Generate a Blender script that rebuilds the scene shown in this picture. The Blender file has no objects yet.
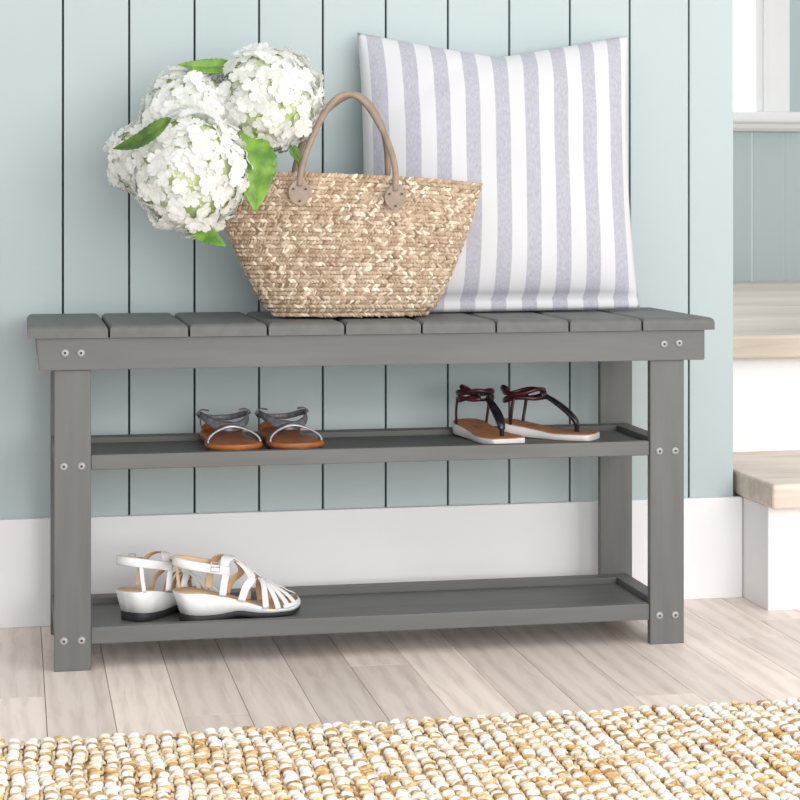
import bpy, bmesh, math, random
import numpy as np
from mathutils import Vector, Matrix, Quaternion
random.seed(7)
PI = math.pi
col = bpy.context.scene.collection
scn = bpy.context.scene

# ---------------------------------------------------------------- camera, world, lights
F = 1950.0
YAW = math.atan(385 / F)
CZ = 0.62
cam_d = bpy.data.cameras.new('camera')
cam = bpy.data.objects.new('camera', cam_d)
col.objects.link(cam)
cam.location = (0, 0, CZ)
cam.rotation_euler = (PI / 2, 0, -YAW)
cam_d.sensor_width = 36
cam_d.lens = F / 800 * 36
cam_d.shift_y = -200 / 800
cam_d.clip_start = 0.05
scn.camera = cam

world = bpy.data.worlds.new('world')
scn.world = world
world.use_nodes = True
bg = world.node_tree.nodes['Background']
bg.inputs[0].default_value = (0.985, 0.985, 1.0, 1)
bg.inputs[1].default_value = 0.88

def area(name, loc, target, size, power, color=(1, 1, 1)):
    l = bpy.data.lights.new(name, 'AREA')
    l.shape = 'RECTANGLE'
    l.size, l.size_y = size
    l.energy = power
    l.color = color
    o = bpy.data.objects.new(name, l)
    col.objects.link(o)
    o.location = loc
    o.rotation_euler = (Vector(target) - Vector(loc)).to_track_quat('-Z', 'Y').to_euler()
    return o
area('soft_key', (2.3, 0.7, 1.7), (0.85, 2.75, 0.3), (1.2, 1.4), 22, (1.0, 0.98, 0.95))  # soft key added out of view at right front; no window is built there
area('front_fill', (1.0, -0.7, 0.85), (0.75, 2.8, 0.15), (2.4, 1.3), 64, (1.0, 0.99, 0.985))  # fill added behind the camera to brighten baseboard and wall under the bench

vs = scn.view_settings
vs.view_transform = 'Standard'
vs.look = 'None'
vs.exposure = 0.0
vs.gamma = 1
vs.use_curve_mapping = False

# ---------------------------------------------------------------- helpers
def P(u, v, y):
    """photo direction (u, v) met with the plane at depth y"""
    X = (u - 400) / F
    s, c = math.sin(YAW), math.cos(YAW)
    r = (c * X + s, -s * X + c, (200 - v) / F)
    t = y / r[1]
    return Vector((r[0] * t, y, CZ + r[2] * t))

def link(name, me, mats, parent=None, smooth=False):
    for m in (mats if isinstance(mats, (list, tuple)) else [mats]):
        me.materials.append(m)
    if smooth:
        me.polygons.foreach_set('use_smooth', [True] * len(me.polygons))
    o = bpy.data.objects.new(name, me)
    col.objects.link(o)
    if parent:
        o.parent = parent
    return o

def bmo(name, bm, mats, parent=None, smooth=False):
    me = bpy.data.meshes.new(name)
    bm.normal_update()
    bm.to_mesh(me)
    bm.free()
    return link(name, me, mats, parent, smooth)

def box(bm, lo, hi, bev=0.0, seg=2, mi=0):
    r = bmesh.ops.create_cube(bm, size=1.0)
    vv = r['verts']
    for v in vv:
        v.co = Vector([lo[i] + (v.co[i] + .5) * (hi[i] - lo[i]) for i in range(3)])
    es = list({e for v in vv for e in v.link_edges})
    fs = list({f for v in vv for f in v.link_faces})
    for f in fs:
        f.material_index = mi
    if bev > 0:
        r = bmesh.ops.bevel(bm, geom=es, offset=bev, segments=seg, profile=0.5, affect='EDGES')
        for f in r['faces']:
            f.material_index = mi

def mb(name, boxes, mats, parent=None, bev=0.0, seg=2):
    bm = bmesh.new()
    for b in boxes:
        box(bm, b[0], b[1], bev if len(b) < 3 else b[2], seg, b[3] if len(b) > 3 else 0)
    return bmo(name, bm, mats, parent)

def tag(o, label, cat, group=None):
    o['label'] = label
    o['category'] = cat
    if group:
        o['group'] = group
    return o

def struct(o):
    o['kind'] = 'structure'
    return o

def empty(name, loc, label, cat, group=None, rz=0):
    o = bpy.data.objects.new(name, None)
    col.objects.link(o)
    o.location = loc
    o.rotation_euler = (0, 0, rz)
    o.empty_display_size = 0.02
    tag(o, label, cat, group)
    return o

def spline(pts, n=8, closed=False):
    pts = [Vector(p) for p in pts]
    N = len(pts)
    out = []
    rng = N if closed else N - 1
    for i in range(rng):
        if closed:
            a, b, c, d = pts[(i - 1) % N], pts[i], pts[(i + 1) % N], pts[(i + 2) % N]
        else:
            b, c = pts[i], pts[i + 1]
            a = pts[i - 1] if i > 0 else b * 2 - c
            d = pts[i + 2] if i + 2 < N else c * 2 - b
        for k in range(n):
            t = k / n
            out.append(0.5 * ((2 * b) + (c - a) * t + (2 * a - 5 * b + 4 * c - d) * t * t + (3 * b - a - 3 * c + d) * t ** 3))
    if not closed:
        out.append(pts[-1])
    return out

def tube(bm, pts, r, seg=10, closed=False, mi=0, caps=True):
    """round tube along pts; r is a number or one radius per point"""
    n = len(pts)
    rs = r if isinstance(r, (list, tuple)) else [r] * n
    rings = []
    up = Vector((0.13, 0.31, 0.94)).normalized()
    prev = None
    for i, p in enumerate(pts):
        if closed:
            t = (pts[(i + 1) % n] - pts[i - 1]).normalized()
        else:
            t = (pts[min(i + 1, n - 1)] - pts[max(i - 1, 0)]).normalized()
        if prev is None:
            x = t.cross(up)
            if x.length < .1:
                x = t.cross(Vector((1, 0, 0)))
        else:
            x = prev - t * prev.dot(t)
        x.normalize()
        prev = x
        y = t.cross(x)
        rings.append([bm.verts.new(p + (x * math.cos(a) + y * math.sin(a)) * rs[i])
                      for a in [2 * PI * k / seg for k in range(seg)]])
    m = n if closed else n - 1
    for i in range(m):
        A, B = rings[i], rings[(i + 1) % n]
        for k in range(seg):
            f = bm.faces.new((A[k], A[(k + 1) % seg], B[(k + 1) % seg], B[k]))
            f.material_index = mi
            f.smooth = True
    if caps and not closed:
        for R in (rings[0][::-1], rings[-1]):
            f = bm.faces.new(R)
            f.material_index = mi

def ribbon(bm, pts, nrm, w, th, mo=0, mi=None, closed=False):
    """flat strap: outward normals nrm, width w (number or list), thickness th; outer material mo, inner mi"""
    if mi is None:
        mi = mo
    n = len(pts)
    ws = w if isinstance(w, (list, tuple)) else [w] * n
    S = []
    for i, p in enumerate(pts):
        if closed:
            t = (pts[(i + 1) % n] - pts[i - 1]).normalized()
        else:
            t = (pts[min(i + 1, n - 1)] - pts[max(i - 1, 0)]).normalized()
        nn = Vector(nrm[i])
        nn = (nn - t * nn.dot(t)).normalized()
        b = t.cross(nn)
        h = ws[i] / 2
        e = h * .82
        S.append([bm.verts.new(p + b * h), bm.verts.new(p + b * e + nn * th / 2), bm.verts.new(p + nn * th * .62),
                  bm.verts.new(p - b * e + nn * th / 2), bm.verts.new(p - b * h),
                  bm.verts.new(p - b * e - nn * th / 2), bm.verts.new(p + b * e - nn * th / 2)])
    m = n if closed else n - 1
    for i in range(m):
        A, B = S[i], S[(i + 1) % n]
        for k in range(7):
            f = bm.faces.new((A[k], A[(k + 1) % 7], B[(k + 1) % 7], B[k]))
            f.material_index = mo if k < 4 else mi
            f.smooth = True
    if not closed:
        for R in (S[0][::-1], S[-1]):
            bm.faces.new(R).material_index = mo

def scatter(name, tv, tf, mats4, tones, mat, parent=None, tmi=None, extra=None, smooth=True):
    """many transformed copies of one small template inside ONE mesh (a weave); tones = per-copy value"""
    tv = np.array(tv, float)
    n, k = len(mats4), len(tv)
    M = np.array([[list(r) for r in m] for m in mats4])
    h = np.concatenate([tv, np.ones((k, 1))], 1)
    V = np.einsum('nij,kj->nki', M, h)[:, :, :3].reshape(-1, 3)
    fs = []
    for i in range(n):
        o = i * k
        fs.extend([[a + o for a in f] for f in tf])
    T = np.repeat(np.array(tones, float), k)
    base = len(V)
    V = V.tolist()
    if extra:
        V += [list(v) for v in extra[0]]
        fs += [[a + base for a in f] for f in extra[1]]
        T = np.concatenate([T, np.full(len(extra[0]), extra[2])])
    me = bpy.data.meshes.new(name)
    me.from_pydata(V, [], fs)
    at = me.attributes.new('tone', 'FLOAT', 'POINT')
    at.data.foreach_set('value', T.astype(np.float32))
    return link(name, me, mat, parent, smooth)

def ico(sub=1):
    bm = bmesh.new()
    bmesh.ops.create_icosphere(bm, subdivisions=sub, radius=1)
    v = [tuple(x.co) for x in bm.verts]
    f = [[x.index for x in q.verts] for q in bm.faces]
    bm.free()
    return v, f

# ---------------------------------------------------------------- materials
def new_mat(name, color, rough=.5, metal=0, spec=.5):
    m = bpy.data.materials.new(name)
    m.use_nodes = True
    b = m.node_tree.nodes['Principled BSDF']
    b.inputs['Base Color'].default_value = (*color, 1)
    b.inputs['Roughness'].default_value = rough
    b.inputs['Metallic'].default_value = metal
    b.inputs['Specular IOR Level'].default_value = spec
    return m

def nd(m, t, **kw):
    n = m.node_tree.nodes.new(t)
    for k, v in kw.items():
        setattr(n, k, v)
    return n

def lk(m, a, b):
    m.node_tree.links.new(a, b)

def noise_mat(name, c1, c2, scale=(20, 20, 20), rough=.5, bump=0.0, bdist=.001, detail=4, metal=0, spec=.5, lo=.35, hi=.65):
    """two-colour noise in object space with a matching bump"""
    m = new_mat(name, c1, rough, metal, spec)
    b = m.node_tree.nodes['Principled BSDF']
    tc = nd(m, 'ShaderNodeTexCoord')
    mp = nd(m, 'ShaderNodeMapping')
    mp.inputs['Scale'].default_value = scale
    nz = nd(m, 'ShaderNodeTexNoise')
    nz.inputs['Scale'].default_value = 1
    nz.inputs['Detail'].default_value = detail
    cr = nd(m, 'ShaderNodeValToRGB')
    cr.color_ramp.elements[0].position = lo
    cr.color_ramp.elements[1].position = hi
    cr.color_ramp.elements[0].color = (*c1, 1)
    cr.color_ramp.elements[1].color = (*c2, 1)
    lk(m, tc.outputs['Object'], mp.inputs['Vector'])
    lk(m, mp.outputs[0], nz.inputs['Vector'])
    lk(m, nz.outputs[0], cr.inputs[0])
    lk(m, cr.outputs[0], b.inputs['Base Color'])
    if bump:
        bp = nd(m, 'ShaderNodeBump')
        bp.inputs['Strength'].default_value = bump
        bp.inputs['Distance'].default_value = bdist
        lk(m, nz.outputs[0], bp.inputs['Height'])
        lk(m, bp.outputs[0], b.inputs['Normal'])
    return m

def tone_mat(name, stops, nscale=(300, 300, 300), amount=.3, rough=.7, bump=.3, bdist=.001):
    """colour ramp driven by the per-element 'tone' attribute plus noise"""
    m = new_mat(name, (1, 1, 1), rough)
    b = m.node_tree.nodes['Principled BSDF']
    at = nd(m, 'ShaderNodeAttribute', attribute_name='tone')
    tc = nd(m, 'ShaderNodeTexCoord')
    mp = nd(m, 'ShaderNodeMapping')
    mp.inputs['Scale'].default_value = nscale
    nz = nd(m, 'ShaderNodeTexNoise')
    nz.inputs['Scale'].default_value = 1
    nz.inputs['Detail'].default_value = 3
    lk(m, tc.outputs['Object'], mp.inputs['Vector'])
    lk(m, mp.outputs[0], nz.inputs['Vector'])
    s = nd(m, 'ShaderNodeMath', operation='SUBTRACT')
    s.inputs[1].default_value = .5
    lk(m, nz.outputs[0], s.inputs[0])
    ma = nd(m, 'ShaderNodeMath', operation='MULTIPLY_ADD')
    ma.inputs[1].default_value = amount
    lk(m, s.outputs[0], ma.inputs[0])
    lk(m, at.outputs['Fac'], ma.inputs[2])
    cr = nd(m, 'ShaderNodeValToRGB')
    e = cr.color_ramp.elements
    e[0].position, e[0].color = stops[0][0], (*stops[0][1], 1)
    e[1].position, e[1].color = stops[-1][0], (*stops[-1][1], 1)
    for p, c in stops[1:-1]:
        x = e.new(p)
        x.color = (*c, 1)
    lk(m, ma.outputs[0], cr.inputs[0])
    lk(m, cr.outputs[0], b.inputs['Base Color'])
    bp = nd(m, 'ShaderNodeBump')
    bp.inputs['Strength'].default_value = bump
    bp.inputs['Distance'].default_value = bdist
    lk(m, nz.outputs[0], bp.inputs['Height'])
    lk(m, bp.outputs[0], b.inputs['Normal'])
    return m

M_wall = noise_mat('blue_grey_wall_paint', (.435, .515, .520), (.460, .540, .545), (3, 3, 1), .55, .05, .0006)
M_gap = new_mat('dark_board_gap', (.03, .045, .05), .9)
M_white = noise_mat('white_trim_paint', (.82, .82, .825), (.85, .85, .855), (5, 5, 5), .4)
M_grey = noise_mat('grey_bench_paint', (.112, .116, .110), (.132, .135, .128), (60, 9, 60), .55, .12, .0005, 5)
M_greyx = noise_mat('grey_bench_paint_long_grain', (.112, .116, .110), (.132, .135, .128), (6, 60, 60), .5, .12, .0005, 5)
M_greyz = noise_mat('grey_bench_paint_upright_grain', (.112, .116, .110), (.132, .135, .128), (60, 60, 6), .42, .12, .0005, 5)
M_bolt = new_mat('brushed_steel_bolt', (.36, .36, .35), .45, .25)
M_slot = new_mat('dark_bolt_socket', (.06, .06, .06), .6)
M_straw = tone_mat('woven_straw', [(0, (.20, .125, .07)), (.35, (.40, .285, .185)), (.7, (.56, .435, .31)), (1, (.86, .75, .60))],
                   (260, 260, 260), .55, .6, .35, .001)
M_leather = noise_mat('taupe_leather', (.27, .20, .145), (.34, .26, .195), (60, 60, 60), .5, .15, .0006)
M_rivet = new_mat('dark_rivet', (.12, .10, .09), .35, .8)
M_rug = tone_mat('white_and_jute_knots', [(0, (.30, .17, .07)), (.22, (.55, .34, .14)), (.42, (.76, .53, .27)), (.6, (.86, .75, .56)), (.8, (.86, .84, .79)), (1, (.93, .92, .90))],
                 (260, 260, 260), .6, .85, .5, .0015)

# oak of the floor and stairs, tone = per-plank value
def wood(name, c_dark, c_light, grain_axis, attr=True, bscale=1.0):
    m = new_mat(name, c_light, .42)
    b = m.node_tree.nodes['Principled BSDF']
    tc = nd(m, 'ShaderNodeTexCoord')
    mp = nd(m, 'ShaderNodeMapping')
    sc = [70, 70, 70]
    sc[grain_axis] = 7
    mp.inputs['Scale'].default_value = [a * bscale for a in sc]
    lk(m, tc.outputs['Object'], mp.inputs['Vector'])
    vec = mp.outputs[0]
    at = nd(m, 'ShaderNodeAttribute', attribute_name='tone')
    if attr:
        ad = nd(m, 'ShaderNodeVectorMath', operation='MULTIPLY_ADD')
        ad.inputs[1].default_value = (57, 31, 43)
        lk(m, at.outputs['Vector'], ad.inputs[0])
        lk(m, mp.outputs[0], ad.inputs[2])
        vec = ad.outputs[0]
    n1 = nd(m, 'ShaderNodeTexNoise')
    n1.inputs['Scale'].default_value = 1.0
    n1.inputs['Detail'].default_value = 6
    n1.inputs['Distortion'].default_value = 1.2
    lk(m, vec, n1.inputs['Vector'])
    wv = nd(m, 'ShaderNodeTexWave')
    wv.inputs['Scale'].default_value = .16
    wv.inputs['Distortion'].default_value = 9
    wv.inputs['Detail'].default_value = 3
    wv.inputs['Detail Scale'].default_value = .6
    lk(m, vec, wv.inputs['Vector'])
    mx = nd(m, 'ShaderNodeMix')
    mx.inputs[0].default_value = .2
    lk(m, n1.outputs[0], mx.inputs[2])
    lk(m, wv.outputs['Fac'], mx.inputs[3])
    cr = nd(m, 'ShaderNodeValToRGB')
    cr.color_ramp.elements[0].position = .22
    cr.color_ramp.elements[1].position = .58
    cr.color_ramp.elements[0].color = (*c_dark, 1)
    cr.color_ramp.elements[1].color = (*c_light, 1)
    lk(m, mx.outputs[0], cr.inputs[0])
    out = cr.outputs[0]
    if attr:
        mr = nd(m, 'ShaderNodeMapRange')
        mr.inputs['To Min'].default_value = .80
        mr.inputs['To Max'].default_value = 1.10
        lk(m, at.outputs['Fac'], mr.inputs[0])
        sc2 = nd(m, 'ShaderNodeVectorMath', operation='SCALE')
        lk(m, out, sc2.inputs[0])
        lk(m, mr.outputs[0], sc2.inputs['Scale'])
        out = sc2.outputs[0]
    lk(m, out, b.inputs['Base Color'])
    bp = nd(m, 'ShaderNodeBump')
    bp.inputs['Strength'].default_value = .12
    bp.inputs['Distance'].default_value = .0006
    lk(m, n1.outputs[0], bp.inputs['Height'])
    lk(m, bp.outputs[0], b.inputs['Normal'])
    return m
M_floor = wood('pale_oak_floor', (.71, .595, .515), (.92, .80, .71), 1)
M_oak = wood('pale_oak_tread', (.56, .47, .38), (.78, .68, .58), 0, False, .8)

# ---------------------------------------------------------------- the setting
WY = 2.893          # wall face
def boards(x0, x1, z0, z1, y, first, pitch, depth, gap, deep=.010):
    """vertical boards with bevelled edges over a dark backing"""
    L = [((x0, y + deep, z0), (x1, y + depth, z1), 0, 1)]
    k0 = math.floor((x0 - first) / pitch)
    x = first + k0 * pitch
    while x < x1:
        a, b = max(x, x0) + gap / 2, min(x + pitch, x1) - (gap / 2 if x + pitch < x1 else 0)
        if b - a > .004:
            L.append(((a, y, z0), (b, y + .012, z1), .0012, 0))
        x += pitch
    return L
wl = struct(mb('wall_back', boards(-1.6, 1.1030, .10, 2.6, WY, .0688, .09612, .10, .0028), [M_wall, M_gap]))
bb = struct(mb('baseboard_back', [((-1.6, 2.8805, 0), (1.1135, WY - .0003, .1567), .0012)], [M_white]))
side = struct(mb('wall_left', [((1.0, WY + .102, 0), (1.0985, 5.098, 2.6))], [M_wall]))

def floor():
    rng = random.Random(3)
    joints = {0: [2.475, 1.4], 3: [2.347, 1.3], 6: [2.556, 1.5], 10: [2.3335, 1.2], 13: [2.615, 1.6], 14: [2.719, 1.5]}
    V, Fc, T = [], [], []
    for k in range(-18, 40):
        xa = .0375 + (k - 0) * .0801 - .0008
        js = sorted(joints.get(k, [rng.uniform(.8, 1.4), rng.uniform(1.6, 2.2)]))
        ys = [.3] + js + [3.2]
        for i in range(len(ys) - 1):
            a, b, c, d = xa - .0801 + .0003, xa - .0001, ys[i] + .0007, ys[i + 1] - .0007
            o = len(V)
            e = .0004
            V += [(a, c, -.003), (b, c, -.003), (b, d, -.003), (a, d, -.003),
                  (a + e, c, 0), (b - e, c, 0), (b - e, d, 0), (a + e, d, 0)]
            Fc += [(o + 4, o + 5, o + 6, o + 7), (o, o + 1, o + 5, o + 4), (o + 1, o + 2, o + 6, o + 5), (o + 2, o + 3, o + 7, o + 6), (o + 3, o, o + 4, o + 7)]
            T += [rng.random()] * 8
    o = len(V)
    V += [(-1.7, .3, -.003), (3.2, .3, -.003), (3.2, 3.2, -.003), (-1.7, 3.2, -.003),
          (-1.7, .3, -.05), (3.2, .3, -.05), (3.2, 3.2, -.05), (-1.7, 3.2, -.05)]
    Fc += [(o, o + 1, o + 2, o + 3), (o + 7, o + 6, o + 5, o + 4), (o, o + 4, o + 5, o + 1), (o + 1, o + 5, o + 6, o + 2), (o + 2, o + 6, o + 7, o + 3), (o + 3, o + 7, o + 4, o)]
    T += [.2] * 8
    me = bpy.data.meshes.new('floor')
    me.from_pydata(V, [], Fc)
    a = me.attributes.new('tone', 'FLOAT', 'POINT')
    a.data.foreach_set('value', T)
    ob = link('floor', me, [M_floor, M_slotf])
    for p in ob.data.polygons[-6:]:
        p.material_index = 1
    return ob
M_slotf = new_mat('plank_gap', (.25, .20, .17), .9)
struct(floor())

# far wall beyond the landing, with its window
FY = 5.1
SX = P(799, 200, FY).x
wx1 = P(753, 200, FY).x          # right edge of the pane
wx2 = P(787, 200, FY).x          # right edge of the casing
zs = .862
fb = boards(1.1, wx1 - .005, 0, zs - .02, FY, wx1 - 3 * .0958, .0958, .08, .002, .0015)
fb += boards(wx1 - .005, 3.0, 0, 2.6, FY, wx1 - .0, .0925, .08, .002, .0015)
fb += boards(1.1, wx1 - .005, 1.95, 2.6, FY, wx1 - 3 * .0958, .0958, .08, .002, .0015)
M_gapl = new_mat('highlit_board_gap', (.60, .68, .68), .8)  # pale colour stands in for the highlight along the far board joints
struct(mb('wall_far', fb, [M_wall, M_gapl]))
wn = struct(mb('window_1', [((wx1, FY - .022, zs), (wx2, FY - .0005, 2.05), .003), ((wx1 + .02, FY - .034, zs), (wx2 - .062, FY - .021, 2.05), .003),
                            ((1.12, FY - .022, 1.95), (wx1, FY - .0005, 2.05), .003)], [M_white]))
M_pane = new_mat('daylit_glass', (.9, .93, .95), .1)
pb = M_pane.node_tree.nodes['Principled BSDF']
pb.inputs['Emission Color'].default_value = (.97, .99, 1, 1)
pb.inputs['Emission Strength'].default_value = 1.3
mb('window_pane', [((1.12, FY - .006, zs - .02), (wx1, FY + .03, 1.96))], [M_pane], wn)
def sill():
    bm = bmesh.new()
    prof = [(.0, zs), (-.054, zs), (-.058, zs - .003), (-.060, zs - .010), (-.060, zs - .020), (-.058, zs - .027), (-.052, zs - .031), (-.046, zs - .034), (-.040, zs - .044), (-.030, zs - .051), (-.020, zs - .053), (0, zs - .053)]
    A = [bm.verts.new((1.12, FY - .001 + p[0], p[1])) for p in prof]
    B = [bm.verts.new((SX + .004 + p[0] * .35, FY - .001 + p[0], p[1])) for p in prof]
    n = len(prof)
    for i in range(n):
        bm.faces.new((A[i], A[(i + 1) % n], B[(i + 1) % n], B[i]))
    bm.faces.new(A[::-1]); bm.faces.new(B)
    bmesh.ops.recalc_face_normals(bm, faces=bm.faces)
    return bmo('window_sill', bm, [M_white], wn)
sill()

# stairs
st = empty('staircase', (1.5, 2.9, 0), 'white staircase with two pale oak steps at the right end of the panelled wall', 'stairs')
st.location = (0, 0, 0)
Z1, Z2 = .195, .395
mb('tread', [((1.1095, 2.748, Z1 - .038), (2.9, 3.13, Z1))], [M_oak], st, .006, 3)
M_oak2 = wood('pale_oak_landing', (.58, .49, .40), (.78, .69, .59), 0, True, .6)
def landing():
    rng = random.Random(5)
    L = []
    y = 3.075
    bm = bmesh.new()
    box(bm, (1.1005, y, Z2 - .041), (2.9, y + .13, Z2), .006, 3)
    y += .13
    while y < FY - .03:
        box(bm, (1.1005, y + .001, Z2 - .03), (2.9, min(y + .14, FY - .002), Z2), .001, 1)
        y += .14
    me = bpy.data.meshes.new('landing_tread')
    bm.to_mesh(me)
    bm.free()
    at = me.attributes.new('tone', 'FLOAT', 'POINT')
    at.data.foreach_set('value', [(math.floor((v.co.y - 3.075) / .1385) * .37) % 1 for v in me.vertices])
    return link('landing_tread', me, [M_oak2], st)
landing()
mb('riser', [((1.1145, 2.778, 0), (2.9, 2.802, Z1 - .038)), ((1.1145, 2.802, 0), (1.135, 3.11, Z1 - .038))], [M_white], st, .001, 1)
mb('riser', [((1.1005, 3.112, Z1 + .0), (2.9, 3.136, Z2 - .041))], [M_white], st, .001, 1)

# ---------------------------------------------------------------- bench
bench = empty('shoe_bench', (0, 0, 0), 'grey painted slatted wooden bench with two open shoe shelves against the wall', 'bench')
XL0, XL1, XR0, XR1 = .0505, .0983, .8690, .9186
YF, YB = 2.600, 2.836
ST = .456
def bolt(x, y, z, parent):
    bm = bmesh.new()
    r = .0055
    prof = [(0, -.0028), (.0018, -.0026), (.0045, -.0018), (r, -.0006), (r, .001)]
    n = 16
    rings = []
    for (q, d) in prof:
        if q == 0:
            rings.append([bm.verts.new((x, y + d + .0014, z))])
        else:
            rings.append([bm.verts.new((x + q * math.cos(2 * PI * k / n), y + d, z + q * math.sin(2 * PI * k / n))) for k in range(n)])
    for k in range(n):
        f = bm.faces.new((rings[0][0], rings[1][k], rings[1][(k + 1) % n]))
        f.material_index = 1
    for i in range(1, len(rings) - 1):
        for k in range(n):
            bm.faces.new((rings[i][k], rings[i + 1][k], rings[i + 1][(k + 1) % n], rings[i][(k + 1) % n]))
    bmesh.ops.recalc_face_normals(bm, faces=bm.faces)
    for q in bm.faces:
        q.smooth = q.material_index == 0
    return bmo('bolt', bm, [M_bolt, M_slot], parent)

# slats: rounded along the front top edge and down both long top edges
js = [.0167, .1213, .2263, .3310, .4358, .5412, .6449, .7486, .8535, .9592]
for i in range(9):
    a, b = js[i] + (.0015 if i else 0), js[i + 1] - (.0015 if i < 8 else 0)
    bm = bmesh.new()
    y0, y1, z0, z1 = 2.588, 2.852, ST - .0172, ST
    box(bm, (a, y0, z0), (b, y1, z1))
    es = [e for e in bm.edges if all(abs(v.co.z - z1) < 1e-5 for v in e.verts) and
          (abs(e.verts[0].co.x - e.verts[1].co.x) < 1e-5 or abs(e.verts[0].co.y - y0) < 1e-5 and abs(e.verts[1].co.y - y0) < 1e-5)]
    bmesh.ops.bevel(bm, geom=es, offset=.0072, segments=5, profile=.5, affect='EDGES')
    bmo('seat_slat', bm, [M_grey], bench)

# front apron: its left end is cut slightly inward towards the bottom
def apron(y0, y1, mat):
    bm = bmesh.new()
    box(bm, (.0265, y0, .3965), (.9468, y1, ST - .0172))
    for v in bm.verts:
        if v.co.z < .41 and v.co.x < .1:
            v.co.x += .0045
    bmesh.ops.bevel(bm, geom=list(bm.edges), offset=.001, segments=2, affect='EDGES')
    return bmo('apron', bm, [mat], bench)
fa = apron(2.594, 2.6125, M_greyx)
ba = apron(YB + .0, YB + .014, M_greyx)
for x, v in ((65, 353), (81, 353)):
    p = P(x, v, 2.594); bolt(p.x, 2.594, p.z, fa)
for x, v in ((664, 344), (679, 343)):
    p = P(x, v, 2.594); bolt(p.x, 2.594, p.z, fa)

LT = .016
for (a, b, y) in ((XL0, XL1, YF + .0125 + .0), (XR0, XR1, YF + .0125)):
    # front legs stand behind the apron at the top and reach the floor
    l = mb('leg', [((a, YF, 0), (b, YF + .013, .3965))], [M_greyz], bench, .0012, 2)
    c = (a + b) / 2
    for z in (.2695, .0400):
        for dx in (-.0115, .0115):
            bolt(c + dx, YF, z, l)
for (a, b) in ((.0497, XL1), (.8650, .9155)):
    mb('leg', [((a, YB - .012, 0), (b, YB + .0, ST - .0174))], [M_greyz], bench, .0012, 2)
for a, b in ((.052, .068), (.898, .914)):
    mb('side_rail', [((a, YF + .0185, .40), (b, YB - .0125, ST - .0174))], [M_grey], bench, .001, 1)

# shelves: front and back rails, side rails, recessed panel
for (zt, zb, rec) in ((.2835, .2635, .0075), (.0562, .0340, .0080)):
    sh = mb('shelf', [((XL0 + .022, YF + .012, zt - rec - .0065), (XR1 - .022, YB - .045, zt - rec), .0004)], [M_greyx], bench)
    mb('shelf_rail', [((XL1 + .0002, YF + .003, zb), (XR0 - .0002, YF + .017, zt))], [M_greyx], sh, .001, 2)
    mb('shelf_rail', [((XL0 + .0222, 2.795, zb), (XR1 - .0362, 2.8235, zt))], [M_greyx], sh, .001, 2)
    mb('shelf_rail', [((XL0 + .001, YF + .0185, zb), (XL0 + .022, YB - .0125, zt))], [M_grey], sh, .001, 2)
    mb('shelf_rail', [((XR1 - .036, YF + .0185, zb), (XR1 - .012, YB - .0125, zt))], [M_grey], sh, .001, 2)
PZ1, PZ2 = .2760, .0482      # shelf panel tops

# ---------------------------------------------------------------- rug
def rug():
    rng = random.Random(11)
    v, f = ico(2)
    v = [tuple(math.copysign(abs(c) ** .78, c) for c in q) for q in v]
    px, py = .0168, .0118
    mats, tones = [], []
    for i in range(-36, 96):
        x0 = i * px
        off = rng.uniform(0, py)
        yend = 2.238 + rng.uniform(-.003, .003)
        ph = rng.randint(0, 1)
        j = 0
        y = yend - off * .6
        while y > 1.86:
            white = (j + i) % 2 == 0
            if rng.random() < .15:
                white = not white
            x = x0 + .0022 * math.sin(y * 31 + i * .7) + rng.uniform(-.0018, .0018)
            if white:
                S = Matrix.Diagonal((.0066 * rng.uniform(.88, 1.14), .0059 * rng.uniform(.8, 1.15), .0049 * rng.uniform(.85, 1.15), 1))
                R = Matrix.Rotation(rng.uniform(-.3, .3), 4, 'Z') @ Matrix.Rotation(rng.uniform(-.2, .2), 4, 'Y')
                mats.append(Matrix.Translation((x, y, .0095)) @ R @ S)
                tones.append(rng.uniform(.68, 1.0))
            else:
                for q in range(3):
                    S = Matrix.Diagonal((.0072 * rng.uniform(.8, 1.15), .0026 * rng.uniform(.8, 1.2), .0032, 1))
                    R = Matrix.Rotation(rng.uniform(-.75, .75), 4, 'Z') @ Matrix.Rotation(rng.uniform(-.4, .4), 4, 'Y')
                    mats.append(Matrix.Translation((x + rng.uniform(-.001, .001), y + (q - 1) * .0034, .0088 + rng.uniform(-.001, .0022))) @ R @ S)
                    tones.append(rng.choice((.15, .28, .36, .42, .48, .6)) + rng.uniform(-.08, .08))
            y -= py * rng.uniform(.93, 1.07)
            j += 1
        # thin jute warp lying between two columns
        y = yend - .004
        while y > 1.86:
            if rng.random() < .8:
                S = Matrix.Diagonal((.0019, .0085, .0018, 1))
                R = Matrix.Rotation(rng.uniform(-.25, .25), 4, 'Z')
                mats.append(Matrix.Translation((x0 + px / 2 + .0022 * math.sin(y * 31 + i * .7), y, .0085)) @ R @ S)
                tones.append(rng.uniform(.3, .75))
            y -= .0125
    x0, x1 = -37 * px, 96 * px
    ex = ([(x0, 1.85, .0005), (x1, 1.85, .0005), (x1, 2.236, .0005), (x0, 2.236, .0005), (x0, 1.85, .0065), (x1, 1.85, .0065), (x1, 2.236, .0065), (x0, 2.236, .0065)],
          [(3, 2, 1, 0), (4, 5, 6, 7), (0, 1, 5, 4), (1, 2, 6, 5), (2, 3, 7, 6), (3, 0, 4, 7)], .28)
    o = scatter('woven_rug', v, f, mats, tones, [M_rug], extra=ex)
    tag(o, 'chunky white and golden jute woven rug on the wooden floor in front of the bench', 'rug')
rug()

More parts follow.
